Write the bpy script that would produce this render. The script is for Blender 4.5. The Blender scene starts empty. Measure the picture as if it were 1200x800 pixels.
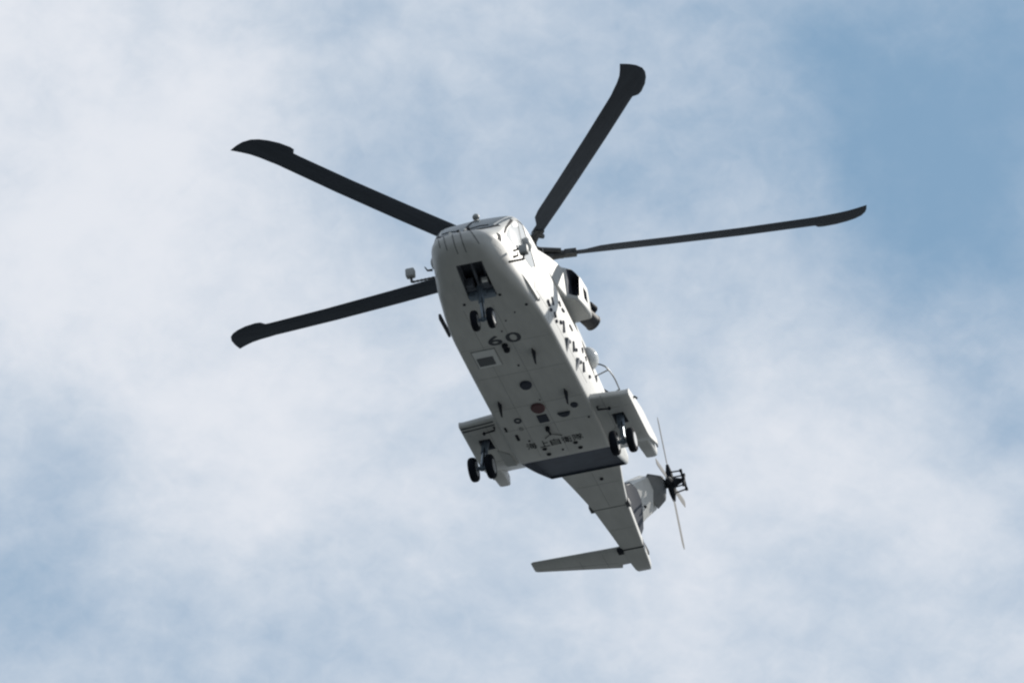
import bpy, bmesh, math, random
from mathutils import Vector, Matrix
from mathutils.bvhtree import BVHTree
random.seed(4)
S = bpy.context.scene
COL = S.collection
R = math.radians

# ------------------------------------------------------------------ camera
cam_data = bpy.data.cameras.new('camera')
cam = bpy.data.objects.new('camera', cam_data); COL.objects.link(cam)
ELEV = 32.4826
cam.location = (0, 0, 1.7)
cam.rotation_euler = (R(90 + ELEV), 0, 0)
cam_data.lens = 200.385; cam_data.sensor_width = 36
cam_data.clip_start = 0.5; cam_data.clip_end = 60000
S.camera = cam

# ------------------------------------------------------------------ exposure
S.view_settings.view_transform = 'Standard'
S.view_settings.look = 'None'
S.view_settings.exposure = 0.35
S.view_settings.gamma = 1.0
S.cycles.filter_width = 2.3

# ------------------------------------------------------------------ pose of the aircraft (columns: forward, port, up)
ORIGIN = Vector((0.557, 127.285, 79.376 + 1.7))
BODY = Matrix(((-0.26279, 0.96245, -0.0681), (-0.96469, -0.2634, 0.00005), (-0.01789, 0.06571, 0.99768)))

# ------------------------------------------------------------------ sun
SUN_AZ, SUN_EL = R(57), R(40)            # azimuth from +Y (view direction) towards +X (right)
sd = Vector((math.sin(SUN_AZ) * math.cos(SUN_EL), math.cos(SUN_AZ) * math.cos(SUN_EL), math.sin(SUN_EL)))
sun_data = bpy.data.lights.new('sun', 'SUN'); sun_data.energy = 3.6; sun_data.angle = R(0.53)
sun_data.color = (1.0, 0.95, 0.87)
sun = bpy.data.objects.new('sun', sun_data); COL.objects.link(sun)
sun.rotation_euler = (-sd).to_track_quat('-Z', 'Y').to_euler()
sun.location = (0, 0, 300)

# ------------------------------------------------------------------ sky: Nishita with procedural cloud layers
W = bpy.data.worlds.new('World'); S.world = W; W.use_nodes = True
nt = W.node_tree; nt.nodes.clear()
def N(tree, t, **kw):
    n = tree.nodes.new(t)
    for k, v in kw.items(): setattr(n, k, v)
    return n
def math_node(tree, op, a, b=None, c=None, clamp=False):
    n = tree.nodes.new('ShaderNodeMath'); n.operation = op; n.use_clamp = clamp
    for i, v in enumerate((a, b, c)):
        if v is None: continue
        if isinstance(v, (int, float)): n.inputs[i].default_value = v
        else: tree.links.new(v, n.inputs[i])
    return n.outputs[0]
sky = N(nt, 'ShaderNodeTexSky'); sky.sky_type = 'NISHITA'; sky.sun_disc = False
sky.sun_elevation = SUN_EL; sky.sun_rotation = SUN_AZ
sky.air_density = 1.2; sky.dust_density = 0.8; sky.ozone_density = 1.0
tc = N(nt, 'ShaderNodeTexCoord')
GEN = tc.outputs['Generated']
# the clouds drift on a tilted frame of their own so the streaks run diagonally
def mapping(scale, rot=(0, 0, 0), loc=(0, 0, 0)):
    m = N(nt, 'ShaderNodeMapping'); m.inputs['Scale'].default_value = scale
    m.inputs['Rotation'].default_value = rot; m.inputs['Location'].default_value = loc
    nt.links.new(GEN, m.inputs['Vector']); return m.outputs[0]
def noise(vec, scale, detail, rough, dist=0.0):
    n = N(nt, 'ShaderNodeTexNoise'); n.inputs['Scale'].default_value = scale
    n.inputs['Detail'].default_value = detail; n.inputs['Roughness'].default_value = rough
    n.inputs['Distortion'].default_value = dist
    nt.links.new(vec, n.inputs['Vector']); return n.outputs['Fac']
n1 = noise(mapping((1, 1, 1), (0, R(30), 0), (3.1, 0.7, 1.9)), 20, 9, 0.52, 0.45)
n2 = noise(mapping((1, 1, 1.5), (0, R(-25), 0), (0.2, 5.7, 3.3)), 70, 7, 0.55, 0.3)
e = R(ELEV)
def direction(px, py):
    a, b = (px - 600) / 6679.5, (py - 400) / 6679.5
    v = Vector((a, math.cos(e) + b * math.sin(e), math.sin(e) - b * math.cos(e)))
    return v.normalized()
def bank(px, py, rad, amount, prev):
    """a cloud bank (or a clear gap) of a given angular radius round one direction of the sky"""
    v = N(nt, 'ShaderNodeVectorMath'); v.operation = 'DISTANCE'
    nt.links.new(GEN, v.inputs[0]); v.inputs[1].default_value = direction(px, py)
    q = math_node(nt, 'DIVIDE', v.outputs['Value'], rad / 6679.5)
    q = math_node(nt, 'MULTIPLY', q, q); q = math_node(nt, 'MULTIPLY', q, -1.0)
    g = math_node(nt, 'EXPONENT', q)
    return math_node(nt, 'MULTIPLY_ADD', g, amount, prev)
BANKS = [(1150, 80, 210, -.45), (1150, 290, 130, -.31), (960, 10, 90, -.10), (1040, 340, 70, -.08),
         (60, 110, 260, .30), (270, 60, 120, .08), (470, 480, 190, .10), (960, 540, 200, .17), (250, 620, 150, .09),
         (400, 240, 130, -.10), (700, 150, 170, -.15), (860, 60, 110, -.07), (60, 450, 120, .0), (70, 750, 110, -.15),
         (1190, 500, 70, -.10), (560, 740, 110, -.02), (1080, 700, 130, .06), (800, 620, 120, .04), (900, 330, 100, .02)]
f = math_node(nt, 'MULTIPLY_ADD', n1, 0.95, 0.13)
f = math_node(nt, 'MULTIPLY_ADD', n2, 0.32, f)
n3 = noise(mapping((1, 1, 1.3), (0, R(40), 0), (7.7, 1.1, 0.4)), 230, 6, 0.6, 0.6)
f = math_node(nt, 'MULTIPLY_ADD', math_node(nt, 'SUBTRACT', n3, 0.5), 0.16, f)
for b in BANKS: f = bank(*b, f)
mr = N(nt, 'ShaderNodeMapRange'); mr.interpolation_type = 'SMOOTHSTEP'
mr.inputs['From Min'].default_value = 0.17; mr.inputs['From Max'].default_value = 1.12
nt.links.new(f, mr.inputs['Value'])
cover = mr.outputs['Result']
ramp = N(nt, 'ShaderNodeValToRGB')
nt.links.new(cover, ramp.inputs['Fac'])
cr = ramp.color_ramp
cr.elements[0].position = 0.0; cr.elements[0].color = (0.262, 0.445, 0.635, 1)
cr.elements[1].position = 1.0; cr.elements[1].color = (0.78, 0.81, 0.87, 1)
el = cr.elements.new(0.45); el.color = (0.50, 0.61, 0.74, 1)
el = cr.elements.new(0.72); el.color = (0.63, 0.705, 0.80, 1)
SKY_STRENGTH = 0.06
# clouds shine brightest towards the sun and are dull on the far side of the sky
dt = N(nt, 'ShaderNodeVectorMath'); dt.operation = 'DOT_PRODUCT'; nt.links.new(GEN, dt.inputs[0]); dt.inputs[1].default_value = sd
pm = N(nt, 'ShaderNodeMapRange'); pm.interpolation_type = 'SMOOTHSTEP'; nt.links.new(dt.outputs['Value'], pm.inputs['Value'])
pm.inputs['From Min'].default_value = -0.7; pm.inputs['From Max'].default_value = 0.45
pm.inputs['To Min'].default_value = 0.36 * 0.785 / SKY_STRENGTH; pm.inputs['To Max'].default_value = 0.785 / SKY_STRENGTH
phase = pm.outputs['Result']
mix = N(nt, 'ShaderNodeMix'); mix.data_type = 'RGBA'
cl = N(nt, 'ShaderNodeVectorMath'); cl.operation = 'SCALE'; nt.links.new(phase, cl.inputs['Scale'])
nt.links.new(ramp.outputs['Color'], cl.inputs[0])
veil = math_node(nt, 'MULTIPLY_ADD', cover, 0.35, 0.65, clamp=True)     # thin high veil even between the banks
nt.links.new(veil, mix.inputs['Factor'])
nt.links.new(sky.outputs['Color'], mix.inputs['A']); nt.links.new(cl.outputs['Vector'], mix.inputs['B'])
bg = N(nt, 'ShaderNodeBackground'); bg.inputs['Strength'].default_value = SKY_STRENGTH
out = N(nt, 'ShaderNodeOutputWorld')
nt.links.new(mix.outputs['Result'], bg.inputs['Color']); nt.links.new(bg.outputs[0], out.inputs['Surface'])

# ------------------------------------------------------------------ materials
def material(name, col, rough=0.5, metal=0.0, spec=0.5, var=0.0, vscale=3.0, streak=None, bump=0.0, col2=None):
    m = bpy.data.materials.new(name); m.use_nodes = True
    t = m.node_tree; b = t.nodes['Principled BSDF']
    b.inputs['Roughness'].default_value = rough; b.inputs['Metallic'].default_value = metal
    b.inputs['Specular IOR Level'].default_value = spec
    b.inputs['Base Color'].default_value = (*col, 1)
    if var or streak:
        co = t.nodes.new('ShaderNodeTexCoord')
        mp = t.nodes.new('ShaderNodeMapping'); mp.inputs['Scale'].default_value = streak or (1, 1, 1)
        t.links.new(co.outputs['Object'], mp.inputs['Vector'])
        n = t.nodes.new('ShaderNodeTexNoise'); n.inputs['Scale'].default_value = vscale
        n.inputs['Detail'].default_value = 6; n.inputs['Roughness'].default_value = 0.6
        t.links.new(mp.outputs[0], n.inputs['Vector'])
        r = t.nodes.new('ShaderNodeValToRGB'); r.color_ramp.elements[0].position = 0.3; r.color_ramp.elements[1].position = 0.72
        c2 = col2 or tuple(c * (1 - var) for c in col)
        r.color_ramp.elements[0].color = (*c2, 1); r.color_ramp.elements[1].color = (*col, 1)
        t.links.new(n.outputs['Fac'], r.inputs['Fac']); t.links.new(r.outputs['Color'], b.inputs['Base Color'])
        if bump:
            bp = t.nodes.new('ShaderNodeBump'); bp.inputs['Strength'].default_value = bump; bp.inputs['Distance'].default_value = 0.02
            t.links.new(n.outputs['Fac'], bp.inputs['Height']); t.links.new(bp.outputs[0], b.inputs['Normal'])
    return m
M = {}
M['paint'] = material('pale_grey_paint', (0.58, 0.58, 0.56), 0.45, var=0.17, vscale=3.0, streak=(0.3, 1, 1), bump=0.04)
M['paint2'] = material('grey_primer_patch', (0.42, 0.43, 0.42), 0.5, var=0.1)
M['patch'] = material('light_patch_paint', (0.72, 0.73, 0.72), 0.5, var=0.05)
M['dark_patch'] = material('dark_grey_mesh', (0.13, 0.14, 0.15), 0.7, var=0.2, vscale=20)
M['ink'] = material('stencil_black', (0.045, 0.052, 0.068), 0.6, var=0.25, vscale=9)
M['seam'] = material('seam_grime', (0.36, 0.365, 0.36), 0.8, var=0.3, vscale=6)
M['seam_dark'] = material('open_seam', (0.16, 0.165, 0.17), 0.8, var=0.3, vscale=6)
M['grime'] = material('exhaust_grime', (0.40, 0.40, 0.385), 0.7, var=0.25, vscale=5)
M['blade'] = material('blade_black', (0.080, 0.093, 0.115), 0.75, spec=0.2, var=0.25, vscale=3, streak=(0.3, 3, 1))  # black lifted to blue-grey, haze put into the colour
M['tail_blade'] = material('tail_blade_grey', (0.24, 0.24, 0.24), 0.8, spec=0.1, var=0.15)
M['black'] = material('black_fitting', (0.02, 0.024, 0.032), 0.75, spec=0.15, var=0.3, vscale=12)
M['hub'] = material('titanium_hub', (0.10, 0.105, 0.11), 0.45, metal=0.5, var=0.5, vscale=8)
M['bay'] = material('wheel_bay_grey', (0.20, 0.22, 0.26), 0.7, var=0.6, vscale=7)
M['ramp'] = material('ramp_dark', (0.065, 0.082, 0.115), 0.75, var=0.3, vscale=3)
M['tyre'] = material('tyre_rubber', (0.012, 0.015, 0.022), 0.9, spec=0.15, var=0.3, vscale=14)
M['rim'] = material('wheel_rim', (0.45, 0.46, 0.47), 0.35, metal=0.3, var=0.3, vscale=9)
M['strut'] = material('strut_blue_grey', (0.20, 0.25, 0.31), 0.35, metal=0.3, var=0.3, vscale=9)
M['chrome'] = material('oleo_chrome', (0.38, 0.44, 0.50), 0.4, metal=0.7)
M['exhaust'] = material('exhaust_metal', (0.06, 0.061, 0.066), 0.65, metal=0.1, var=0.4, vscale=6)
M['red'] = material('dull_red', (0.12, 0.05, 0.055), 0.6, var=0.2)
M['ring'] = material('dark_glass_port', (0.045, 0.054, 0.075), 0.6, spec=0.2, var=0.1)
M['scoop'] = material('scoop_grey', (0.17, 0.185, 0.21), 0.6, var=0.3, vscale=8)
M['white'] = material('white_plate', (0.85, 0.84, 0.80), 0.4)
M['glass'] = material('windscreen_glass', (0.05, 0.075, 0.09), 0.25, spec=0.1)
M['fitting'] = material('dark_grey_fitting', (0.075, 0.085, 0.115), 0.7, spec=0.15, var=0.3, vscale=10)
M['cover'] = material('gearbox_shade_grey', (0.17, 0.185, 0.20), 0.55, var=0.2, vscale=5)  # darker than the fin: shade on the fairing's underside put into its colour
M['side_glass'] = material('side_glass', (0.72, 0.73, 0.72), 0.10, spec=0.9, var=0.08)
M['cowl'] = material('cowl_paint', (0.40, 0.41, 0.40), 0.5, var=0.14, vscale=3, bump=0.03)

def ground_material():
    m = bpy.data.materials.new('sea_water'); m.use_nodes = True; t = m.node_tree; b = t.nodes['Principled BSDF']
    co = t.nodes.new('ShaderNodeTexCoord')
    n = t.nodes.new('ShaderNodeTexNoise'); n.inputs['Scale'].default_value = 0.02; n.inputs['Detail'].default_value = 8
    t.links.new(co.outputs['Object'], n.inputs['Vector'])
    r = t.nodes.new('ShaderNodeValToRGB')
    r.color_ramp.elements[0].position = 0.35; r.color_ramp.elements[0].color = (0.040, 0.049, 0.053, 1)
    r.color_ramp.elements[1].position = 0.65; r.color_ramp.elements[1].color = (0.066, 0.075, 0.077, 1)
    t.links.new(n.outputs['Fac'], r.inputs['Fac']); t.links.new(r.outputs['Color'], b.inputs['Base Color'])
    b.inputs['Roughness'].default_value = 0.45
    return m
M['water'] = ground_material()

# ------------------------------------------------------------------ mesh helpers
def link(name, bm, mats, parent=None, smooth=35, kind=None, normals=True):
    if normals: bmesh.ops.recalc_face_normals(bm, faces=bm.faces)
    me = bpy.data.meshes.new(name); bm.to_mesh(me); bm.free()
    o = bpy.data.objects.new(name, me); COL.objects.link(o)
    for m in (mats if isinstance(mats, (list, tuple)) else [mats]): me.materials.append(m)
    if smooth:
        me.shade_smooth(); me.set_sharp_from_angle(angle=R(smooth))
    if parent: o.parent = parent
    if kind: o['kind'] = kind
    return o
def copy_part(o, parent, mat):
    c = o.copy(); COL.objects.link(c); c.parent = parent; c.matrix_local = mat @ o.matrix_local
    for ch in o.children:
        d = ch.copy(); COL.objects.link(d); d.parent = c
    return c
def box(bm, c, s, rot=None, bev=0.0, taper=1.0):
    r = bmesh.ops.create_cube(bm, size=1.0); vs = r['verts']
    for v in vs:
        v.co = Vector((v.co.x * s[0], v.co.y * s[1], v.co.z * s[2]))
        if v.co.z > 0 and taper != 1.0: v.co.x *= taper; v.co.y *= taper
    if bev:
        es = list({e for v in vs for e in v.link_edges})
        rb = bmesh.ops.bevel(bm, geom=es, offset=bev, segments=2, affect='EDGES', profile=0.6)
        vs = list({v for f in rb['faces'] for v in f.verts} | {v for v in vs if v.is_valid})
    for v in vs:
        if rot is not None: v.co = rot @ v.co
        v.co += Vector(c)
def tube(bm, pts, rad, n=10, cap=True):
    pts = [Vector(p) for p in pts]; rings = []
    for i, p in enumerate(pts):
        t = (pts[min(i + 1, len(pts) - 1)] - pts[max(i - 1, 0)]).normalized()
        a = t.orthogonal().normalized() if i == 0 else (a - t * a.dot(t)).normalized()
        b = t.cross(a); r = rad[i] if isinstance(rad, (list, tuple)) else rad
        rings.append([bm.verts.new(p + (a * math.cos(k * 2 * math.pi / n) + b * math.sin(k * 2 * math.pi / n)) * r) for k in range(n)])
    for r0, r1 in zip(rings, rings[1:]):
        for k in range(n): bm.faces.new((r0[k], r0[(k + 1) % n], r1[(k + 1) % n], r1[k]))
    if cap: bm.faces.new(rings[0][::-1]); bm.faces.new(rings[-1])
def lathe(bm, prof, origin, axis, n=24):
    """prof: list of (distance along axis, radius)"""
    tube(bm, [Vector(origin) + Vector(axis).normalized() * d for d, _ in prof], [max(r, 0.001) for _, r in prof], n)
def loft(bm, rings, close=True):
    vr = [[bm.verts.new(p) for p in r] for r in rings]; n = len(vr[0])
    for r0, r1 in zip(vr, vr[1:]):
        for k in range(n): bm.faces.new((r0[k], r0[(k + 1) % n], r1[(k + 1) % n], r1[k]))
    if close: bm.faces.new(vr[0][::-1]); bm.faces.new(vr[-1])
    return vr
def rounded(pts, rads, seg=6):
    """round the corners of an open profile; the ends stay"""
    out = [Vector(pts[0])]
    for i in range(1, len(pts) - 1):
        p = Vector(pts[i]); a = Vector(pts[i - 1]) - p; b = Vector(pts[i + 1]) - p
        r = min(rads[i - 1], a.length * .49, b.length * .49)
        s = p + a.normalized() * r; e_ = p + b.normalized() * r
        for k in range(seg + 1):
            t = k / seg; out.append(s * (1 - t) ** 2 + p * 2 * t * (1 - t) + e_ * t * t)
    out.append(Vector(pts[-1])); return out
def section(x, zb, zt, wb, wm, zm, wt, rb, rt, crown=0.06):
    half = rounded([(0, zb), (wb, zb), (wm, zm), (wt, zt - crown * wt), (0, zt)], [rb, 0.7, rt])
    # a few more points on the long flat runs
    pts = [half[0], half[0].lerp(half[1], .5)] + half[1:-1] + [half[-1].lerp(half[-2], .5), half[-1]]
    ring = [Vector((x, p[0], p[1])) for p in pts] + [Vector((x, -p[0], p[1])) for p in reversed(pts[1:-1])]
    return ring
def table(tab, xs):
    """smooth (monotone-ish cubic) interpolation of the station table"""
    tab = sorted(tab); X = [t[0] for t in tab]; res = []
    def slope(i, k):
        if i == 0 or i == len(X) - 1: 
            j = 0 if i == 0 else i - 1
            return (tab[j + 1][k] - tab[j][k]) / (X[j + 1] - X[j])
        d0 = (tab[i][k] - tab[i - 1][k]) / (X[i] - X[i - 1]); d1 = (tab[i + 1][k] - tab[i][k]) / (X[i + 1] - X[i])
        return 0 if d0 * d1 <= 0 else 2 * d0 * d1 / (d0 + d1)
    for x in xs:
        i = max(0, min(len(X) - 2, next((j for j in range(len(X) - 1) if x <= X[j + 1]), len(X) - 2)))
        h = X[i + 1] - X[i]; t = (x - X[i]) / h; row = []
        for k in range(1, len(tab[0])):
            m0, m1 = slope(i, k) * h, slope(i + 1, k) * h
            row.append((2*t**3 - 3*t*t + 1) * tab[i][k] + (t**3 - 2*t*t + t) * m0 + (-2*t**3 + 3*t*t) * tab[i + 1][k] + (t**3 - t*t) * m1)
        res.append((x, *row))
    return res
def boolean(o, cutters):
    for bm, mats in cutters:
        c = link('cutter', bm, mats, smooth=0)
        md = o.modifiers.new('b', 'BOOLEAN'); md.operation = 'DIFFERENCE'; md.solver = 'EXACT'
        md.material_mode = 'TRANSFER'; md.object = c
        dg = bpy.context.evaluated_depsgraph_get(); dg.update()
        me = bpy.data.meshes.new_from_object(o.evaluated_get(dg)); old = o.data
        o.modifiers.clear(); o.data = me; me.name = old.name; bpy.data.objects.remove(c)
    o.data.shade_smooth(); o.data.set_sharp_from_angle(angle=R(32))
def bvh_of(o):
    bm = bmesh.new(); bm.from_mesh(o.data); t = BVHTree.FromBMesh(bm); bm.free(); return t
def conform(name, poly, direc, tree, parent, mat, proud=0.004, thick=0.02, cuts=2, smooth=30):
    """a panel that follows the skin: poly lies in 3-D, each point is dropped along direc onto the skin and raised"""
    bm = bmesh.new(); d = Vector(direc).normalized()
    bm.faces.new([bm.verts.new(p) for p in poly])
    bmesh.ops.triangulate(bm, faces=bm.faces)
    if cuts: bmesh.ops.subdivide_edges(bm, edges=bm.edges, cuts=cuts, use_grid_fill=True)
    for v in bm.verts:
        hit = tree.ray_cast(v.co - d * 4, d, 8)
        if hit[0] is not None: v.co = hit[0] + hit[1] * (proud if hit[1].dot(d) < 0 else -proud)
        else:
            nr = tree.find_nearest(v.co); v.co = nr[0] + nr[1] * proud
    g = bmesh.ops.extrude_face_region(bm, geom=bm.faces[:])
    for v in [q for q in g['geom'] if isinstance(q, bmesh.types.BMVert)]: v.co += d * thick
    return link(name, bm, mat, parent, smooth)
def strip(pts, w):
    """polygon of a thin line through pts, in the plane normal to the widest view, as list of quads"""
    return pts, w
def seam(name, pts, direc, tree, parent, mat, w=0.02, proud=0.003, step=0.12):
    """a recessed-looking joint strip laid on the skin along a polyline"""
    d = Vector(direc).normalized(); P = []
    for a, b in zip(pts, pts[1:]):
        a, b = Vector(a), Vector(b); n = max(1, int((b - a).length / step))
        P += [a.lerp(b, i / n) for i in range(n)]
    P.append(Vector(pts[-1])); bm = bmesh.new(); row = []
    for i, p in enumerate(P):
        t = (P[min(i + 1, len(P) - 1)] - P[max(i - 1, 0)]).normalized(); s = t.cross(d).normalized() * w / 2; vs = []
        for q in (p - s, p + s):
            hit = tree.ray_cast(q - d * 4, d, 8)
            c = hit[0] - d * proud if hit[0] is not None else tree.find_nearest(q)[0] - d * proud
            vs.append(bm.verts.new(c))
        vs += [bm.verts.new(v.co + d * 0.012) for v in reversed(vs)]
        row.append(vs)
    for r0, r1 in zip(row, row[1:]):
        for k in range(4): bm.faces.new((r0[k], r0[(k + 1) % 4], r1[(k + 1) % 4], r1[k]))
    bm.faces.new(row[0]); bm.faces.new(row[-1][::-1])
    return link(name, bm, mat, parent, 30)

# ------------------------------------------------------------------ open water far below
bm = bmesh.new(); bmesh.ops.create_grid(bm, x_segments=8, y_segments=8, size=20000)
g = link('water', bm, M['water'], kind='structure', smooth=0)

# ------------------------------------------------------------------ helicopter
heli = bpy.data.objects.new('helicopter', None); COL.objects.link(heli)
heli.empty_display_size = 2
heli['label'] = 'pale grey naval helicopter with five black rotor blades and its wheels down, flying overhead'
heli['category'] = 'helicopter'

# fuselage: nose, cabin and aft body in one skin
#   x      zb    zt    wb    wm    zm    wt    rb    rt
FUS = [(7.10, .54, .64, .05, .10, .59, .08, .02, .02),
       (7.08, .44, .70, .24, .36, .58, .26, .08, .08),
       (7.00, .34, .77, .42, .57, .60, .46, .18, .12),
       (6.82, .24, .87, .60, .76, .64, .62, .26, .16),
       (6.50, .13, 1.08, .76, .91, .72, .77, .32, .20),
       (6.10, .06, 1.48, .89, 1.01, .84, .85, .34, .26),
       (5.60, .02, 1.92, 1.00, 1.09, .92, .95, .30, .30),
       (5.20, .00, 2.24, 1.08, 1.18, .98, 1.02, .24, .32),
       (4.70, .00, 2.54, 1.14, 1.24, 1.0, 1.07, .18, .36),
       (4.00, .00, 2.64, 1.22, 1.32, 1.0, 1.12, .12, .40),
       (3.00, .00, 2.60, 1.28, 1.37, 1.0, 1.14, .10, .42),
       (0.00, .00, 2.50, 1.30, 1.39, 1.0, 1.14, .10, .42),
       (-2.2, .00, 2.50, 1.30, 1.39, 1.0, 1.12, .10, .42),
       (-3.27, .00, 2.50, 1.27, 1.37, 1.0, 1.08, .10, .42),
       (-3.30, .012, 2.50, 1.27, 1.37, 1.0, 1.08, .10, .42),
       (-4.7, .52, 2.45, 1.20, 1.28, 1.2, .98, .10, .42),
       (-6.2, 1.14, 2.36, 1.10, 1.14, 1.4, .80, .08, .42)]
xs = [7.10, 7.095, 7.08, 7.06, 7.03, 7.0, 6.96, 6.9, 6.82, 6.7, 6.6, 6.5, 6.4, 6.3, 6.2, 6.1, 6.0, 5.9, 5.8, 5.7, 5.6, 5.45, 5.3, 5.15, 5.0, 4.8, 4.6, 4.4, 4.2, 3.9, 3.6, 3.3, 3.0] + \
     [2.5 - .5 * i for i in range(11)] + [-3.27, -3.30, -3.7, -4.15, -4.6, -5.0, -5.45, -5.85, -6.2]
bm = bmesh.new(); loft(bm, [section(*t) for t in table(FUS, xs)])
fus = link('fuselage', bm, [M['paint']], heli, 40)
skin = bvh_of(fus)
def slab(pts_xy, z0, z1):
    b = bmesh.new(); lo = [b.verts.new((x, y, z0)) for x, y in pts_xy]; hi = [b.verts.new((x, y, z1)) for x, y in pts_xy]
    b.faces.new(lo[::-1]); b.faces.new(hi)
    for k in range(len(lo)): b.faces.new((lo[k], lo[(k + 1) % len(lo)], hi[(k + 1) % len(lo)], hi[k]))
    return b
bay = slab([(5.02, -.34), (5.02, .40), (6.48, .40), (6.48, -.28)], -.4, .62)
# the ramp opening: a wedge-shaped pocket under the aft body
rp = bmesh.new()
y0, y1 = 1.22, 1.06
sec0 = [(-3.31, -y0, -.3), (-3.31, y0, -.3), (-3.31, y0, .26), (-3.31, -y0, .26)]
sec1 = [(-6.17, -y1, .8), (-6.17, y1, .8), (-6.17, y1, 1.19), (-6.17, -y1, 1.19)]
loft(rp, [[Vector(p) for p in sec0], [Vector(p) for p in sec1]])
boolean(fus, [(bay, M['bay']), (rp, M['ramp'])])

# things inside the open nose bay
bm = bmesh.new()
box(bm, (5.35, -.20, .22), (.34, .22, .24), bev=.02); box(bm, (5.35, .20, .22), (.34, .22, .24), bev=.02)
tube(bm, [(5.3, -.36, .12), (5.3, .36, .12)], .05); tube(bm, [(6.45, .03, .5), (5.35, .03, .15)], .04)
tube(bm, [(6.2, -.28, .4), (5.5, -.30, .3)], .02); tube(bm, [(6.3, .30, .45), (5.6, .28, .3)], .02)
for x in (5.8, 6.1, 6.4): box(bm, (x, 0, .585), (.05, .7, .06))
link('bay_fitting', bm, M['bay'], fus)
bm = bmesh.new(); box(bm, (5.62, .24, .12), (.10, .15, .10), bev=.01); link('data_plate', bm, M['white'], fus)
bm = bmesh.new(); box(bm, (5.10, .03, .06), (.24, .70, .20), bev=.03); tube(bm, [(5.2, -.12, .0), (5.2, .18, .0)], .10, 10); link('trunnion_housing', bm, M['strut'], fus)

# upper deck cowling
CW = [(4.3, 2.40, 2.46, .40, .46, 2.43, .30, .02, .02), (3.6, 2.36, 2.66, .78, .84, 2.48, .46, .04, .12),
      (2.2, 2.30, 3.12, .98, 1.02, 2.6, .62, .04, .3), (.9, 2.30, 3.62, 1.02, 1.06, 2.7, .72, .04, .35),
      (-.9, 2.30, 3.70, 1.02, 1.06, 2.7, .72, .04, .35), (-2.6, 2.30, 3.55, 1.0, 1.04, 2.7, .68, .04, .35),
      (-4.5, 2.28, 3.1, .86, .9, 2.6, .5, .04, .3), (-6.2, 2.15, 2.62, .50, .54, 2.4, .3, .04, .2)]
bm = bmesh.new(); loft(bm, [section(*t) for t in table(CW, [4.3 - .25 * i for i in range(43)][:-1])])
cowl = link('engine_deck_cowling', bm, M['cowl'], heli, 40)

# engine nacelles on both shoulders
def nacelle(s):
    #   x, y_in, y_out, zb, zt
    ST = [(3.05, .80, .98, 2.42, 2.58), (2.3, .80, 1.06, 2.40, 2.92), (1.5, .80, 1.14, 2.40, 3.22), (.85, .80, 1.20, 2.42, 3.42), (.50, .80, 1.24, 2.44, 3.48),
          (.25, .80, 1.50, 2.46, 3.52), (-.2, .80, 1.57, 2.48, 3.58), (-.7, .80, 1.60, 2.54, 3.58), (-1.05, .80, 1.55, 2.66, 3.50), (-1.35, .80, 1.40, 2.82, 3.36)]
    rings = []
    for x, yi, yo, zb, zt in ST:
        h = rounded([(yi, zb), (yo, zb), (yo - .05, zt), (yi, zt)], [.10, .28], 5)
        rings.append([Vector((x, s * q[0], q[1])) for q in h])
    b = bmesh.new(); loft(b, rings); o = link('engine_nacelle', b, [M['cowl']], heli, 38)
    c = bmesh.new()     # intake mouth, facing forward and outward
    lp = rounded([(1.25, 2.75), (1.25, 2.58), (1.51, 2.58), (1.51, 3.44), (1.25, 3.44), (1.25, 2.75)], [.10, .10, .10, .10], 4)[1:-1]
    loft(c, [[Vector((.8, s * (q[0] + .02), q[1])) for q in lp], [Vector((-.4, s * (q[0] - .02), q[1])) for q in lp]])
    c2 = bmesh.new(); box(c2, (-.36, s * 1.60, 2.98), (.32, .22, .38), bev=.03)
    boolean(o, [(c, M['fitting']), (c2, M['fitting'])])
    b = bmesh.new()
    lathe(b, [(-.25, .2), (0, .225), (.56, .225), (.57, .235), (.61, .235), (.61, .205), (.2, .18)], (-.98, s * 1.24, 2.94), (-.90, s * .38, -.22), 24)
    link('exhaust_pipe', b, M['exhaust'], o)
    b = bmesh.new(); lathe(b, [(0, .13), (.22, .13), (.24, .11), (.1, .09)], (-1.18, s * 1.45, 3.16), (-.8, s * .4, -.2), 16); link('cooling_duct', b, M['black'], o)
    return o
nacelle(1); nacelle(-1)

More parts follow.
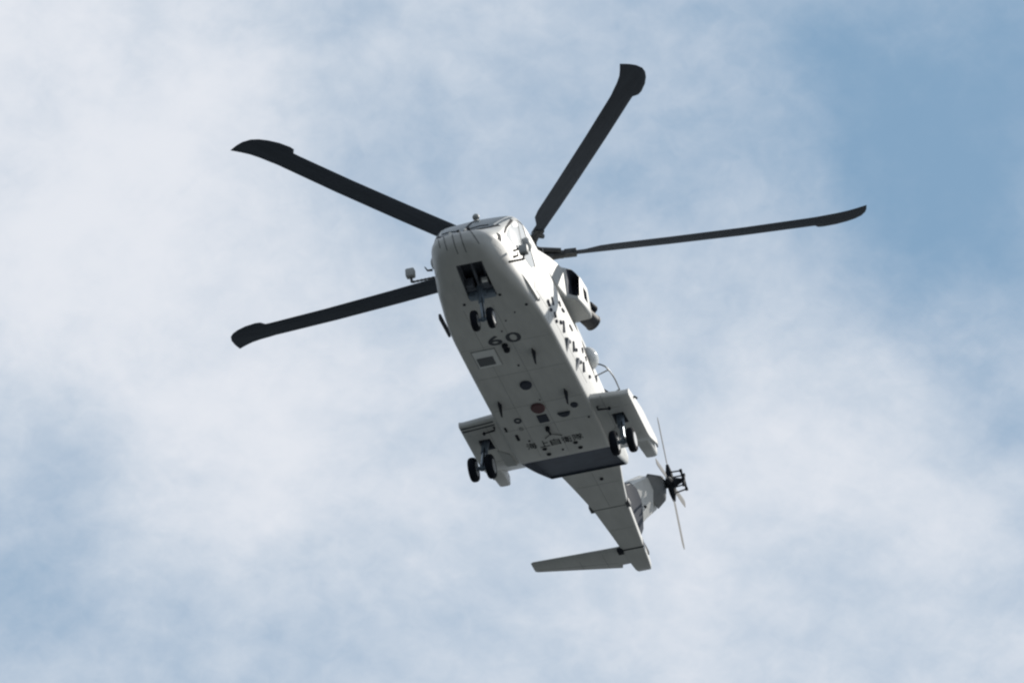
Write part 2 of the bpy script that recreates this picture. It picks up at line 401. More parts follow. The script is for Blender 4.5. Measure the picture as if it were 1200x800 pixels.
# ------------------------------------------------------------------ cockpit glazing
def front(name, yz, mat, **k): return conform(name, [(7.5, y, z) for y, z in yz], (-1, 0, 0), skin, fus, mat, **k)
def side(name, xz, mat, s=1, **k): return conform(name, [(x, s * 1.8, z) for x, z in xz], (0, -s, 0), skin, fus, mat, **k)
def belly(name, xy, mat, **k): return conform(name, [(x, y, -.4) for x, y in xy], (0, 0, 1), skin, fus, mat, **k)
for s in (-1, 1):
    front('windscreen', [(s * .04, 1.12), (s * .60, 1.15), (s * .78, 1.26), (s * .95, 2.02), (s * .97, 2.22), (s * .04, 2.42)], M['glass'], proud=.006, cuts=5)
    side('side_window', [(6.02, 1.02), (5.80, 1.35), (5.25, 1.95), (5.02, 2.10), (5.12, .95)], M['side_glass'], s, proud=.006, cuts=3)
    side('side_window', [(5.07, .95), (4.97, 2.12), (4.62, 2.20), (4.25, 1.15), (4.5, .92)], M['side_glass'], s, proud=.006, cuts=3)
    seam('window_post', [(6.06, s * 1.8, 1.10), (5.82, s * 1.8, 1.42), (5.25, s * 1.8, 2.02)], (0, -s, 0), skin, fus, M['black'], w=.06, proud=.01)
    seam('window_frame', [(5.095, s * 1.8, .95), (4.995, s * 1.8, 2.14)], (0, -s, 0), skin, fus, M['seam'], w=.025, proud=.012)
    seam('window_frame', [(4.9, s * 1.8, 2.18), (4.60, s * 1.8, 2.24), (4.22, s * 1.8, 1.12)], (0, -s, 0), skin, fus, M['black'], w=.05, proud=.012)
# wipers
for s in (-1, 1):
    bm = bmesh.new(); tube(bm, [(6.52, s * .12, 1.13), (6.40, s * .40, 1.24), (6.34, s * .62, 1.26)], .014, 6)
    box(bm, (6.52, s * .14, 1.12), (.09, .07, .06), bev=.01); link('wiper', bm, M['black'], fus)
for x, y, z in ((6.60, .06, 1.07), (6.60, -.34, 1.05)):
    bm = bmesh.new(); box(bm, (x, y, z), (.09, .06, .05), bev=.01); link('washer_nozzle', bm, M['white'], fus)

seam('windscreen_frame', [(7.5, -.84, 1.36), (7.5, -.66, 1.16), (7.5, 0, 1.12), (7.5, .66, 1.16), (7.5, .84, 1.36)], (-1, 0, 0), skin, fus, M['black'], w=.09, proud=.015)
seam('windscreen_frame', [(7.5, 0, 1.14), (7.5, 0, 2.38)], (-1, 0, 0), skin, fus, M['black'], w=.07, proud=.02)
# roof sensor just above the windscreen
bm = bmesh.new(); tube(bm, [(5.0, .0, 2.2), (5.0, .0, 2.42)], .06); bmesh.ops.create_uvsphere(bm, u_segments=14, v_segments=10, radius=.095, matrix=Matrix.Translation((5.02, .0, 2.47)))
link('roof_sensor', bm, M['cowl'], heli)
bm = bmesh.new(); box(bm, (4.75, .33, 2.42), (.18, .14, .07), bev=.02); link('roof_beacon', bm, M['white'], heli)

# nose seams, vents, warning-receiver fairings
for y0_, z0_, y1_, z1_ in ((-.46, .92, -.36, .32), (-.22, .96, -.12, .24), (-.02, .98, .10, .24), (.16, .96, .48, .34), (-.62, .88, -.54, .44)):
    seam('nose_seam', [(7.5, y0_, z0_), (7.5, (y0_ + y1_) / 2 + .01, (z0_ + z1_) / 2), (7.5, y1_, z1_)], (-1, 0, 0), skin, fus, M['seam_dark'], w=.022, proud=.008, step=.04)
seam('nose_seam', [(7.5, -.64, .88), (7.5, 0, .97), (7.5, .55, .90)], (-1, 0, 0), skin, fus, M['seam_dark'], w=.016, proud=.008, step=.04)
side('nose_vent', [(6.52, .66), (6.36, .66), (6.34, .88), (6.50, .86)], M['black'], 1, proud=.01)
side('nose_panel', [(6.74, .44), (6.30, .42), (6.24, .92), (6.68, .80)], M['paint2'], 1, proud=.003)
for s in (-1, 1):
    bm = bmesh.new(); bmesh.ops.create_uvsphere(bm, u_segments=16, v_segments=10, radius=.16, matrix=Matrix.Translation((4.75, s * 1.22, 1.5)) @ Matrix.Diagonal((1.3, .8, 1.2, 1)))
    link('cockpit_blister', bm, M['paint2'], fus)

# mirrors on ribbed stalks
for s in (-1, 1):
    root = Vector((5.95, s * .98, .28)); tip = Vector((6.15, 1.42 if s > 0 else -1.54, .14))
    b = bmesh.new(); box(b, tip + Vector((.02, s * .02, .26)), (.20, .24, .24), bev=.05)
    mo = link('mirror', b, M['cowl'], heli)
    b = bmesh.new(); pts = [root.lerp(tip, i / 12) for i in range(13)]
    tube(b, pts, [.036 if i % 2 else .024 for i in range(13)], 8); tube(b, [tip, tip + Vector((0, s * .02, .2))], .035, 8)
    link('mirror_arm', b, M['hub'], mo)
# pitot probes
for s, x, z in ((1, 5.9, .62), (1, 5.95, .40), (-1, 5.6, .75)):
    b = bmesh.new(); y = s * 1.16
    tube(b, [(x, y - s * .05, z), (x + .02, y + s * .08, z), (x + .20, y + s * .10, z)], [.035, .025, .014], 8); link('pitot_probe', b, M['black'], heli)

# ------------------------------------------------------------------ tail boom
def boom_section(x, zb, zt, wb, wt): return section(x, zb, zt, wb, wb * 1.02, zb + .25, wt, .04, .22, .2)
BT = [(-6.0, 1.20, 2.36, .92, .62), (-6.4, 1.27, 2.34, .84, .50), (-7.4, 1.30, 2.26, .67, .38), (-8.58, 1.34, 2.18, .50, .28)]
bm = bmesh.new(); loft(bm, [boom_section(*t) for t in table(BT, [-6.0, -6.1, -6.2, -6.4, -6.7, -7.1, -7.5, -8.0, -8.58])])
boom = link('tail_boom', bm, M['paint'], heli, 40)
BT2 = [(-8.62, 1.34, 2.18, .495, .28), (-11.0, 1.42, 2.10, .325, .17), (-11.9, 1.43, 2.12, .27, .14), (-12.35, 1.44, 2.12, .23, .12), (-12.58, 1.50, 2.10, .19, .1), (-12.68, 1.64, 2.06, .10, .06)]
bm = bmesh.new(); loft(bm, [boom_section(*t) for t in table(BT2, [-8.62, -9.2, -9.8, -10.4, -11.0, -11.4, -11.7, -11.9, -12.1, -12.35, -12.48, -12.58, -12.64, -12.68])])
boom2 = link('folding_tail_boom', bm, M['paint'], heli, 40)
bm = bmesh.new(); loft(bm, [boom_section(-8.57, 1.345, 2.17, .492, .28), boom_section(-8.63, 1.345, 2.17, .490, .28)]); link('fold_joint', bm, M['black'], boom)
for y, z in ((-.53, 1.42), (-.53, 1.75), (.50, 1.40)):
    bm = bmesh.new(); box(bm, (-8.6, y, z), (.30, .12, .14), bev=.02); link('fold_hinge', bm, M['hub'], boom)
# collar where the boom meets the stabiliser
bm = bmesh.new(); loft(bm, [boom_section(-11.10, 1.412, 2.08, .326, .17), boom_section(-11.16, 1.414, 2.08, .324, .17)]); link('tail_joint', bm, M['black'], boom2)
bm = bmesh.new(); box(bm, (-11.15, -.36, 1.42), (.26, .16, .10), bev=.02); link('stabiliser_hinge', bm, M['black'], boom2)
bm = bmesh.new(); box(bm, (-11.7, .285, 1.66), (.5, .03, .12), bev=.01); link('tail_light_panel', bm, M['black'], boom2)

# starboard stabiliser
def airfoil(c, t, n=8):
    pts = []
    for i in range(n + 1):
        u = (1 - math.cos(math.pi * i / n)) / 2
        pts.append((u, 5 * t * (.2969 * math.sqrt(u) - .126 * u - .3516 * u * u + .2843 * u**3 - .1015 * u**4)))
    return [(u * c, h * c) for u, h in pts] + [(u * c, -h * c) for u, h in reversed(pts[1:-1])]
bm = bmesh.new(); rings = []
for y, xle, c in ((-.20, -11.02, 1.22), (-.45, -11.06, 1.22), (-2.86, -10.98, .60), (-2.93, -11.02, .50)):
    rings.append([Vector((xle - u, y, 1.52 + h * (1 if y > -2.9 else .4))) for u, h in airfoil(c, .13)])
loft(bm, rings); stab = link('horizontal_stabiliser', bm, M['paint'], heli, 30)
boolean(stab, [(slab([(-12.5, -.62), (-12.5, -.1), (-12.02, -.1), (-12.02, -.5)], 1.2, 1.9), M['paint'])])

for tree_, o_, lines in ((bvh_of(boom), boom, (((-7.2, -.6), (-7.2, .6)), ((-6.5, .0), (-8.5, .0)))), (bvh_of(boom2), boom2, (((-9.9, -.34), (-9.9, .34)),)), (bvh_of(stab), stab, (((-11.85, -.6), (-11.45, -2.8)), ((-11.1, -1.6), (-11.9, -1.6)), ((-11.2, -.9), (-12.1, -.9))))):
    for (xa, ya), (xb, yb) in lines: seam('skin_seam', [(xa, ya, 0), (xb, yb, 0)], (0, 0, 1), tree_, o_, M['seam'], w=.012, step=.2)
bm = bmesh.new(); lathe(bm, [(0, .05), (.04, .05), (.05, .03)], (-6.9, .18, 1.29), (0, 0, -1), 10); link('drain_plug', bm, M['black'], boom)

# canted tail fin
def lean(x, z, off=0): return Vector((x, .15 + .42 * (z - 2.0) + off, z))
FIN = [(1.95, -8.9, -11.6, .50), (2.40, -9.3, -11.73, .50), (2.90, -9.92, -12.1, .48), (3.34, -10.5, -12.5, .44), (3.60, -11.05, -12.5, .40), (3.84, -11.6, -12.3, .32)]
bm = bmesh.new(); rings = []
for z, xl, xt, th in FIN:
    c = xl - xt; ring = []
    prof = [(0, 0), (.0, .12), (.08, 1.0), (.45, .96), (.80, .5), (1, .10)]
    for u, h in prof + [(u, -h) for u, h in reversed(prof[1:])]:
        ring.append(lean(xl - u * c, z, (h - 1) * th / 2))
    rings.append(ring)
loft(bm, rings); fin = link('tail_fin', bm, M['paint'], heli, 28)
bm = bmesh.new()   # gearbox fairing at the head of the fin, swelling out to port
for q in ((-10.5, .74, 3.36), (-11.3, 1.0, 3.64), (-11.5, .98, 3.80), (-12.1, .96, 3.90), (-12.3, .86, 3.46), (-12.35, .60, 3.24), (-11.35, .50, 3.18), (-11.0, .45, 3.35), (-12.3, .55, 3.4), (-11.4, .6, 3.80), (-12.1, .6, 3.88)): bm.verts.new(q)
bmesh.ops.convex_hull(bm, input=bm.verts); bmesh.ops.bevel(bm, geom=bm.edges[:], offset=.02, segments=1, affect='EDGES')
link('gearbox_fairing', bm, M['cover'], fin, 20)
bm = bmesh.new()   # dark fairing round the foot of the fin
loop = [(-9.35, 2.0), (-9.28, 2.40), (-9.55, 2.62), (-10.1, 2.74), (-10.7, 2.70), (-11.2, 2.50), (-11.62, 2.22), (-11.62, 2.0)]
loft(bm, [[lean(x, z, -.40) for x, z in loop], [lean(x, z, .0) for x, z in loop], [lean(-10.5 + (x + 10.5) * .93, 2.3 + (z - 2.3) * .93, .035) for x, z in loop]])
link('fin_root_fairing', bm, M['ring'], fin, 30)
bm = bmesh.new(); tube(bm, [lean(-11.2, 2.75, -.02) , lean(-11.2, 2.70, .03)], .04); link('tail_lamp', bm, M['black'], fin)

# tail rotor
TH = Vector((-11.98, 1.10, 3.80))
ta = Vector((0, 1, .06)).normalized()                 # axis, pointing to port
tz = Vector((.22, -.07, 1)); tz = (tz - ta * tz.dot(ta)).normalized(); tx = ta.cross(tz) * -1
bm = bmesh.new()
lathe(bm, [(-.48, .15), (-.2, .13), (0, .11), (.10, .16), (.16, .12), (.34, .06), (.42, .05)], TH, ta, 16)
for d in (tz, -tz, tx, -tx):
    tube(bm, [TH, TH + d * .30, TH + d * .56], [.12, .10, .04], 8)
    box(bm, TH + d * .22, (.16, .16, .16), bev=.03)
trh = link('tail_rotor', bm, M['black'], heli, 35)
bm = bmesh.new(); c = TH + ta * .38
for i in range(4):
    d = tz * math.cos(math.pi / 4 + i * math.pi / 2) + tx * math.sin(math.pi / 4 + i * math.pi / 2)
    tube(bm, [c, c + d * .30], [.05, .03], 6); tube(bm, [c + d * .30, TH + d * .34 + ta * .02], .022, 6)
    box(bm, c + d * .30, (.08, .08, .08), bev=.01)
link('pitch_change_spider', bm, M['black'], trh)
for d in (tz, tx, -tz, -tx):
    w = ta.cross(d).normalized(); bm = bmesh.new(); rings = []
    ww = (w * math.cos(R(3)) + ta * math.sin(R(3))).normalized(); hh = d.cross(ww)
    for r_, c_ in ((.5, .10), (.62, .24), (1.2, .27), (1.85, .27), (1.98, .20), (2.02, .10)):
        rings.append([TH + d * r_ + ww * (c_ * .35 - u) + hh * h for u, h in airfoil(c_, .11, 6)])
    loft(bm, rings); link('tail_rotor_blade', bm, M['tail_blade'], trh, 30)

# ------------------------------------------------------------------ sponsons with main gear
def sponson(s):
    # spanwise stations: y, leading edge x, trailing x, z bottom, z top
    rings = []
    for y, xl, xt, zb, zt in ((1.20, -.84, -4.30, .06, .86), (1.60, -.89, -4.30, .06, .82), (2.05, -.95, -4.32, .06, .76), (2.24, -.98, -4.40, .07, .72), (2.33, -1.03, -4.46, .12, .66)):
        k = 1 if y < 2.3 else .96
        prof = rounded([(xl - 1.5, zt), (xl - .05, zb + .20), (xl, zb), (-3.35, zb), (xt, .50), (xt + .02, .68), (-3.0, zt + .03), (xl - 1.5, zt)], [.22, .10, .3, .02, .02, .3], 5)[1:-1]
        rings.append([Vector((q[0], s * (y if q[1] < .45 or y < 2.0 else y - (q[1] - .45) * .10), q[1])) for q in prof])
    b = bmesh.new(); loft(b, rings); o = link('sponson', b, [M['paint']], heli, 40)
    well = slab([(-1.80, s * 1.68), (-1.80, s * 2.0), (-2.35, s * 2.02), (-2.35, s * 1.66)], -.3, .42)
    boolean(o, [(well, M['bay'])])
    # tail pod of the sponson
    b = bmesh.new(); rr = []
    for x, ya, yb, za, zb in ((-3.4, 1.88, 2.24, .16, .62), (-4.1, 1.88, 2.24, .26, .66), (-4.80, 1.90, 2.22, .36, .64), (-4.88, 1.94, 2.18, .40, .62)):
        rr.append([Vector((x, s * q[0], q[1])) for q in rounded([(ya, zb), (ya, za), (yb, za), (yb, zb), (ya, zb)], [.05, .08, .1], 4)[:-1]])
    loft(b, rr); link('sponson_tail_pod', b, M['paint'], o, 40)
    b = bmesh.new(); box(b, (-4.35, s * 2.29, .55), (.42, .04, .18), bev=.015); link('tail_pod_lamp', b, M['hub'], o)
    # gear door
    b = bmesh.new(); pl = [(-2.45, s * 1.66, .05), (-2.75, s * 1.38, .03), (-3.35, s * 1.34, .03), (-3.35, s * 1.62, .05)]
    vs = [b.verts.new(q) for q in pl] + [b.verts.new((q[0], q[1], q[2] + .05)) for q in pl]
    for f_ in ((0, 1, 2, 3), (4, 7, 6, 5), (0, 4, 5, 1), (1, 5, 6, 2), (2, 6, 7, 3), (3, 7, 4, 0)): b.faces.new([vs[k] for k in f_])
    link('gear_door', b, M['paint2'], o)
    st_ = bvh_of(o)
    for pts_ in ([(-1.5, s * 1.5), (-1.5, s * 2.2)], [(-1.1, s * 1.62), (-3.2, s * 1.62)], [(-3.0, s * 1.5), (-3.0, s * 2.2)]):
        seam('skin_seam', [(x, y, -.2) for x, y in pts_], (0, 0, 1), st_, o, M['seam'], w=.012, step=.3)
    # hold-down fitting
    b = bmesh.new(); tube(b, [(-1.28, s * 1.42, .05), (-1.30, s * 1.42, -.03), (-1.36, s * 1.72, -.03)], [.035, .03, .02], 7); bmesh.ops.create_uvsphere(b, u_segments=8, v_segments=6, radius=.05, matrix=Matrix.Translation((-1.36, s * 1.72, -.03)))
    link('tie_down_hook', b, M['black'], o)
    return o
sp = {s: sponson(s) for s in (-1, 1)}
for k_, x in enumerate((-.98, -1.14)):
    bm = bmesh.new(); box(bm, (x - .06, -1.83, .056), (.04, .92, .02), rot=Matrix.Rotation(0, 3, 'Z')); 
    for v in bm.verts: v.co.x -= (-1.83 - v.co.y) * .10
    link('leading_edge_groove', bm, M['ink'], sp[-1])
bm = bmesh.new(); seg = []
tube(bm, [(-.80, 1.62, .058), (-1.28, 1.62, .058)], .012, 5); link('panel_joint', bm, M['seam'], sp[1])
bm = bmesh.new(); tube(bm, [(-1.75, 2.22, .40), (-1.75, 2.36, .42), (-1.82, 2.40, .40)], .03, 6); link('wing_tip_hook', bm, M['black'], sp[1])

def gear(name, c, top, rad, width, gap):
    """twin wheels on an oleo leg; c is the middle of the axle"""
    c = Vector(c); top = Vector(top); mid = top.lerp(c, .5)
    b = bmesh.new(); tube(b, [top, mid], [rad * .34, rad * .30], 14); tube(b, [c - Vector((0, gap / 2, 0)), c + Vector((0, gap / 2, 0))], rad * .17, 12)
    tube(b, [mid + Vector((-.10, 0, 0)), mid + Vector((-.24, 0, -.16)), c + Vector((-.08, 0, .04))], rad * .10, 8)
    bmesh.ops.create_uvsphere(b, u_segments=12, v_segments=8, radius=rad * .26, matrix=Matrix.Translation(c))
    g_ = link(name, b, M['strut'], heli, 40)
    b = bmesh.new(); tube(b, [mid, c], rad * .19, 14); link('oleo_piston', b, M['chrome'], g_)
    b = bmesh.new(); tube(b, [mid + Vector((.09, .04, .1)), c + Vector((.07, .05, .02))], rad * .05, 6); link('brake_hose', b, M['black'], g_)
    for q in (-1, 1):
        cc = c + Vector((0, q * gap / 2, 0)); w = width / 2
        b = bmesh.new()
        prof = [(-w * .8, rad * .60), (-w, rad * .74), (-w * .96, rad * .88), (-w * .66, rad * .97), (-w * .3, rad), (w * .3, rad), (w * .66, rad * .97), (w * .96, rad * .88), (w, rad * .74), (w * .8, rad * .60)]
        lathe(b, prof, cc, (0, 1, 0), 32); link('tyre', b, M['tyre'], g_, 40)
        b = bmesh.new(); lathe(b, [(-w * .7, rad * .3), (-w * 1.0, rad * .34), (-w * 1.02, rad * .59), (w * 1.02, rad * .59), (w * 1.0, rad * .50), (w * .5, rad * .44), (w * .5, rad * .24), (w * .95, rad * .2)], cc, (0, 1, 0), 24)
        for k in range(8):
            a = k * math.pi / 4; box(b, cc + Vector((math.cos(a) * rad * .38, q * w * .62, math.sin(a) * rad * .38)), (rad * .1, w * .2, rad * .1))
        link('wheel_rim', b, M['rim'], g_, 30)
    return g_
gear('nose_landing_gear', (5.23, .03, -.80), (5.30, .03, .16), .275, .165, .425)
gear('main_landing_gear', (-1.88, 1.91, -.80), (-2.06, 1.84, .25), .335, .20, .47)
gear('main_landing_gear', (-1.80, -1.95, -.80), (-2.06, -1.84, .25), .335, .20, .47)

# ------------------------------------------------------------------ main rotor
HUB = Vector((.06, -.03, 4.25))
DISC = Matrix(((.996, -.001, .092), (-.001, 1.0, .021), (-.092, -.021, .996))).to_4x4()
FRAME = Matrix.Translation(HUB) @ DISC
bm = bmesh.new(); lathe(bm, [(-1.3, .22), (-.35, .22), (-.30, .36), (-.16, .46), (-.06, .52), (.08, .52), (.16, .42), (.30, .30), (.42, .26), (.44, .05)], (0, 0, 0), (0, 0, 1), 30)
lathe(bm, [(-.62, .40), (-.54, .42), (-.48, .40)], (0, 0, 0), (0, 0, 1), 24)
rotor = link('main_rotor_head', bm, M['hub'], heli, 35); rotor.matrix_local = FRAME
def blade_mesh():
    b = bmesh.new(); rings = []
    C0 = .62
    # r, leading edge offset, trailing edge offset (leading +), thickness ratio
    ST = [(1.35, .15, -.16, .30), (1.75, .16, -.20, .22), (2.15, .17, -.40, .14), (2.5, .175, -.445, .12), (4.0, .175, -.445, .11), (6.0, .175, -.445, .11),
          (7.75, .175, -.445, .10), (7.93, .18, -.445, .10), (8.02, .31, -.45, .085), (8.16, .335, -.465, .08), (8.5, .30, -.49, .075), (8.8, .21, -.54, .07),
          (9.02, .10, -.61, .065), (9.18, -.04, -.67, .06), (9.28, -.24, -.71, .05), (9.31, -.42, -.72, .05)]
    for r_, le, te, th in ST:
        c_ = le - te; a = R(13 - 7.5 * (r_ - 1.2) / 8.1); z = .010 * (r_ - 4.6) ** 2 * (1 if r_ > 4.6 else .4) * .5
        ring = []
        for u, h in airfoil(c_, th, 8):
            yy, hh_ = le - u, h
            ring.append(Vector((r_, yy * math.cos(a) - hh_ * math.sin(a), yy * math.sin(a) + hh_ * math.cos(a) + z)))
        rings.append(ring)
    loft(b, rings); return b
proto_blade = proto_grip = None
FLAP = [(325.9, 4.5), (35.3, 3.9), (102.2, 1.9), (183.5, 1.9), (254.9, 3.1)]
for i, (az, fl) in enumerate(FLAP):
    m = Matrix.Rotation(R(az), 4, 'Z') @ Matrix.Rotation(R(-fl), 4, 'Y')
    if i == 0:
        proto_blade = link('rotor_blade', blade_mesh(), M['blade'], rotor, 30); proto_blade.matrix_local = m
        b = bmesh.new(); box(b, (.62, 0, 0), (.55, .30, .22), bev=.05); tube(b, [(.45, 0, 0), (.9, 0, 0), (1.42, 0, 0)], [.15, .13, .09], 12)
        box(b, (1.35, 0, .01), (.34, .26, .16), bev=.03); tube(b, [(.75, .10, -.05), (.72, .34, -.08), (.68, .36, -.5)], .035, 8)
        tube(b, [(1.1, -.16, .04), (.35, -.30, .10)], .06, 10); box(b, (1.12, .2, .05), (.10, .14, .1), bev=.02)
        proto_grip = link('blade_grip', b, M['hub'], rotor, 35); proto_grip.matrix_local = m
    else:
        for p_ in (proto_blade, proto_grip):
            c = p_.copy(); COL.objects.link(c); c.parent = rotor; c.matrix_local = m

# ------------------------------------------------------------------ belly markings and fittings (flat, on the belly skin)
def text(name, body, x, y, sx, sy, mat, shear=0.0, z=-.004, bold=0.0, rot=0.0):
    cu = bpy.data.curves.new(name, 'FONT'); cu.body = body; cu.align_x = 'CENTER'; cu.align_y = 'CENTER'; cu.size = 1.0
    cu.extrude = .004; cu.offset = bold; cu.shear = shear; cu.resolution_u = 4
    t = bpy.data.objects.new('t', cu); COL.objects.link(t)
    dg = bpy.context.evaluated_depsgraph_get(); dg.update()
    me = bpy.data.meshes.new_from_object(t.evaluated_get(dg)); bpy.data.objects.remove(t); bpy.data.curves.remove(cu)
    xs_ = [v.co.x for v in me.vertices]; ys_ = [v.co.y for v in me.vertices]
    cx, cy = (min(xs_) + max(xs_)) / 2, (min(ys_) + max(ys_)) / 2; w, h = max(xs_) - min(xs_), max(ys_) - min(ys_)
    ca, sa = math.cos(rot), math.sin(rot)
    for v in me.vertices:
        a, b_ = (v.co.x - cx) / w * sx, (v.co.y - cy) / h * sy
        v.co = (x + b_ * ca - a * sa, y + a * ca + b_ * sa, z - v.co.z * .9)
    me.name = name; me.materials.clear(); me.materials.append(mat)
    o = bpy.data.objects.new(name, me); COL.objects.link(o); o.parent = fus; return o
text('painted_number', '6', 2.92, -.25, .37, .44, M['ink'], bold=.018)
text('painted_number', '0', 2.91, .25, .40, .46, M['ink'], bold=.012)
for ch, y, x in zip('海上自衛隊', (-.71, -.37, -.06, .26, .57), (-2.48, -2.49, -2.50, -2.49, -2.47)):
    text('painted_character', ch, x, y, .27, .31, M['black'], bold=0.0)
def disc(name, x, y, rx, ry, mat, h=.03, n=20, ring=0.0, half=False):
    b = bmesh.new(); a0, a1 = (math.pi * .5, math.pi * 1.5) if half else (0, 2 * math.pi)
    pts = [(x + rx * math.cos(a0 + (a1 - a0) * i / (n if not half else n - 1)), y + ry * math.sin(a0 + (a1 - a0) * i / (n if not half else n - 1))) for i in range(n)]
    if ring:
        inn = [(x + (p[0] - x) * ring, y + (p[1] - y) * ring) for p in pts]
        r4 = [[Vector((*p, .01)) for p in pts], [Vector((*p, -h)) for p in pts], [Vector((*p, -h)) for p in inn], [Vector((*p, .01)) for p in inn]]
        loft(b, r4, close=False)
    else:
        sh = [(x + (p[0] - x) * .86, y + (p[1] - y) * .86) for p in pts]
        loft(b, [[Vector((*p, .01)) for p in pts], [Vector((*p, -h * .5)) for p in pts], [Vector((*p, -h)) for p in sh]])
    return link(name, b, mat, heli, 40)
disc('belly_sensor_dome', .56, -.05, .19, .16, M['ring'], .07)
disc('navigation_lamp', -.67, -.05, .24, .19, M['red'], .06)
disc('belly_blister', -1.12, .53, .22, .17, M['ring'], .05, half=True)
disc('belly_port', -.87, .89, .13, .10, M['ring'], .03)
disc('belly_port', -1.10, -.72, .12, .10, M['ring'], .025, ring=.62)
disc('belly_port', -1.54, -.74, .09, .06, M['seam'], .02)
disc('beacon_lamp', 2.62, -.06, .09, .08, M['black'], .08); disc('beacon_lamp', 2.42, -.06, .09, .085, M['black'], .08)
def plate(name, x, y, sx, sy, mat, h=.006, sk=0.0, rot=0.0, parent=None):
    b = bmesh.new(); box(b, (0, 0, 0), (sx, sy, h * 2 + .01))
    for v in b.verts: v.co = Vector((v.co.x + x, v.co.y + sk * v.co.x + y, v.co.z - h + .005))
    return link(name, b, mat, parent or fus)
plate('camera_window_frame', 2.17, -.67, .80, .60, M['patch'], .010)
plate('camera_window', 2.06, -.71, .38, .43, M['dark_patch'], .018)
for x, y, sx, sy in ((2.585, -.67, .03, .64), (2.17, -.355, .86, .025), (2.17, -.985, .86, .02)): plate('frame_joint', x, y, sx, sy, M['seam'], .004)
plate('cargo_hook_panel', -1.23, -.06, .36, .27, M['ring'], .012)
plate('drain_slot', -1.93, -.95, .28, .07, M['black'], .012); plate('drain_slot', -1.43, -1.14, .20, .05, M['black'], .012)
for x, y in ((-2.75, -.42), (-3.05, -.38), (-2.73, .44), (-3.02, .50)): disc('drain_plug', x, y, .055, .065, M['black'], .03, 12)
for x, y, r_ in ((4.86, -.52, .04), (4.99, .46, .04), (4.3, .98, .04), (4.05, .60, .02), (3.75, .28, .02), (1.55, .02, .03), (3.3, .05, .02), (-.3, .1, .02), (-2.95, .03, .03), (-2.2, -.7, .03), (-1.6, 1.1, .03)):
    disc('drain_plug', x, y, r_, r_, M['black'], .025, 10)
# blade aerials
for x, y in ((2.04, .56), (-.18, .84), (-.17, -.96)):
    b = bmesh.new(); rr = []
    for z, xl, xt, th in ((.01, .22, -.22, .055), (-.14, .08, -.20, .04), (-.28, -.02, -.20, .02)):
        rr.append([Vector((x + q[0], y + q[1], z)) for q in ((xl, 0), ((xl + xt) / 2, th), (xt, .004), (xt, -.004), ((xl + xt) / 2, -th))])
    loft(b, rr); link('blade_aerial', b, M['black'], heli, 20)
# three-legged cable bridle
b = bmesh.new(); tube(b, [(-1.72, -.07, .01), (-1.72, -.07, -.10)], .06, 10); tube(b, [(-1.72, -.07, -.08), (-2.0, -.06, -.06)], .03, 8)
tube(b, [(-2.0, -.06, -.05), (-2.24, -.27, -.01)], .010, 6); tube(b, [(-2.0, -.06, -.05), (-2.24, .20, -.01)], .010, 6); link('tow_bridle', b, M['black'], heli)
# belly seams and stains
for y in (-.62, .16): seam('belly_seam', [(4.6, y, -.3), (-3.1, y, -.3)], (0, 0, 1), skin, fus, M['seam'], w=.010, step=1.5)
for x in (4.3, 2.7, 1.2, -.45, -1.55): seam('belly_seam', [(x, -1.2, -.3), (x, 1.2, -.3)], (0, 0, 1), skin, fus, M['seam'], w=.009, step=1.5)

# port side and starboard side: seams, handles, scoops
def s_seam(pts, s=1, w=.016, name='panel_seam', mat='seam_dark'): return seam(name, [(x, s * 1.8, z) for x, z in pts], (0, -s, 0), skin, fus, M[mat], w=w, step=.4)
for s in (1, -1):
    s_seam([(4.3, .15), (4.3, 2.0)], s); s_seam([(3.2, .12), (3.2, 2.1)], s); s_seam([(1.4, .12), (1.4, 2.1)], s); s_seam([(-.4, .8), (-.4, 2.1)], s)
    s_seam([(4.2, .42), (-.6, .42)], s, .012); s_seam([(4.2, 1.55), (-2.8, 1.55)], s, .012)

# bulged observation window
b = bmesh.new(); bmesh.ops.create_uvsphere(b, u_segments=24, v_segments=14, radius=1, matrix=Matrix.Translation((-1.62, 1.24, 1.80)) @ Matrix.Diagonal((.36, .26, .30, 1)))
link('bubble_window', b, M['side_glass'], heli, 60)
side('bubble_dark_patch', [(-.95, 1.98), (-1.0, 1.62), (-1.2, 1.38), (-1.7, 1.30), (-1.7, 1.6), (-1.3, 1.95)], M['black'], 1, proud=.01)  # thin black patch on the skin beside the bubble
# small fittings scattered over the port side: handles, drain lips, air scoops
def bar(x0, z0, x1, z1, y, w=.05, h=.05):
    b = bmesh.new(); a, c = Vector((x0, y + h * .3, z0)), Vector((x1, y + h * .3, z1)); d = c - a
    box(b, (a + c) / 2, (d.length, h, w), rot=None, bev=.008)
    m = (a + c) / 2; q = Vector((1, 0, 0)).rotation_difference(d.normalized())
    for v in b.verts: v.co = q @ (v.co - m) + m
    link('grab_handle', b, M['fitting'], fus, 30)
for x0, z0, x1, z1, y, w in ((1.75, .93, 1.77, .58, 1.35, .08), (.79, .87, .78, .57, 1.36, .06), (-.25, .84, -.24, .54, 1.36, .06), (2.88, 1.0, 2.78, .80, 1.34, .08),
        (3.34, .62, 3.15, .56, 1.33, .07), (2.70, .65, 2.60, .52, 1.34, .06), (1.97, 1.42, 1.86, 1.32, 1.32, .06), (1.70, 1.34, 1.48, 1.39, 1.33, .06), (-.40, 1.38, -.38, 1.22, 1.33, .06),
        (-.69, 1.29, -.71, 1.16, 1.33, .06), (-1.84, 1.36, -1.80, 1.16, 1.33, .07), (.97, 1.28, .69, 1.27, 1.33, .05)):
    bar(x0, z0, x1, z1, y, w)
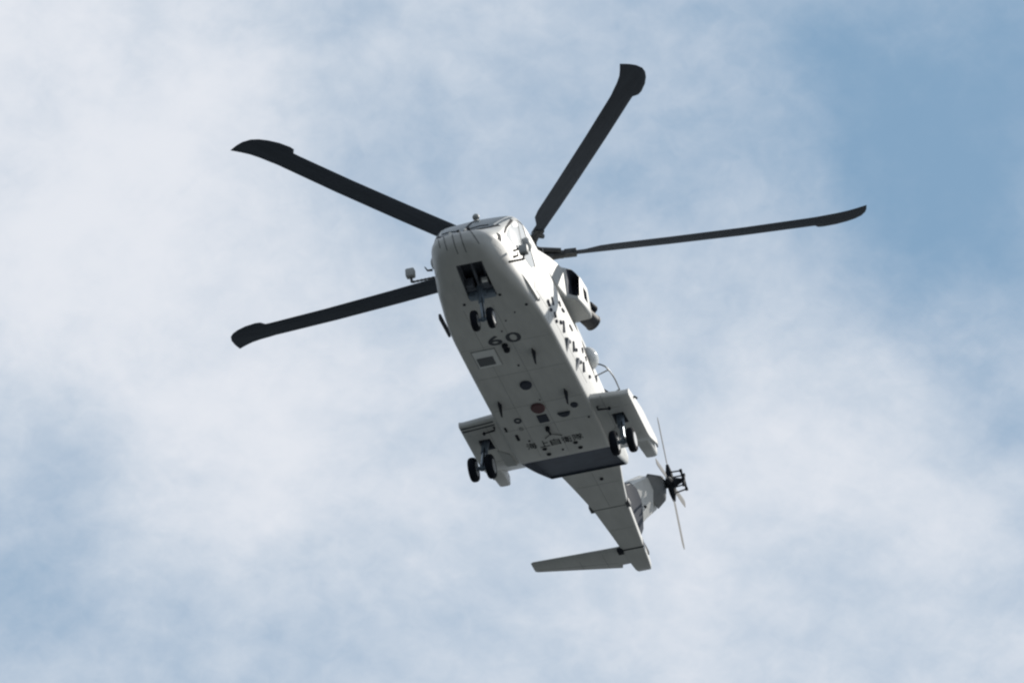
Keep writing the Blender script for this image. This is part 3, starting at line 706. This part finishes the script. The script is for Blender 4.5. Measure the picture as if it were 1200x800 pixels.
for x, z, y in ((2.1, .69, 1.35), (2.02, .72, 1.35), (.50, .78, 1.36), (.08, .65, 1.36), (-.88, .76, 1.36), (2.5, .48, 1.33), (4.04, .25, 1.24), (3.05, .50, 1.33), (1.2, .62, 1.35)):
    b = bmesh.new(); lathe(b, [(-.02, .05), (.03, .05), (.045, .035)], (x, y, z), (0, 1, 0), 10); link('drain_lip', b, M['fitting'], fus, 30)
for x0, x1, z0, z1 in ((1.50, 1.42, .50, .14), (.38, .50, .54, .10)):
    b = bmesh.new(); rr = []
    for t in (0, .3, .7, 1):
        z = z0 + (z1 - z0) * t; x = x0 + (x1 - x0) * t; y = 1.33 - .05 * t; wd = .17 - .11 * t; h = .09 - .07 * t
        rr.append([Vector((x + wd, y - .03, z)), Vector((x + wd * .5, y + h, z)), Vector((x - wd * .5, y + h, z)), Vector((x - wd, y - .03, z))])
    loft(b, rr); link('air_scoop', b, M['scoop'], fus, 30)
# chine step under the cockpit
b = bmesh.new(); rr = []
for x, y, z, w in ((5.25, 1.10, .40, .01), (4.9, 1.17, .34, .05), (4.5, 1.21, .28, .08), (4.15, 1.24, .24, .09), (4.08, 1.24, .24, .02)):
    rr.append([Vector((x, y - .06, z + w)), Vector((x, y + w * .6, z + w * .4)), Vector((x, y + w * .5, z - w)), Vector((x, y - .06, z - w * 1.4))])
loft(b, rr); link('cockpit_step', b, M['paint'], fus, 20)
# curved aerial rail
b = bmesh.new(); pts = []
pts = [(-1.74, 1.34, 1.68), (-1.80, 1.50, 1.66), (-1.89, 1.60, 1.63), (-2.01, 1.66, 1.58), (-2.3, 1.70, 1.57), (-2.6, 1.70, 1.60), (-2.87, 1.68, 1.65), (-3.2, 1.64, 1.76), (-3.53, 1.60, 1.87), (-3.6, 1.58, 1.90)]
tube(b, pts, .020, 7); tube(b, [pts[3], (-2.38, 1.26, 1.71)], .018, 6); tube(b, [pts[8], (-3.6, 1.2, 1.75)], .018, 6)
link('aerial_rail', b, M['hub'], heli)
# starboard door rail
b = bmesh.new(); box(b, (3.45, -1.42, .42), (.95, .07, .16), bev=.02); link('door_rail', b, M['ink'], heli)

heli.matrix_world = Matrix.Translation(ORIGIN) @ BODY.to_4x4()
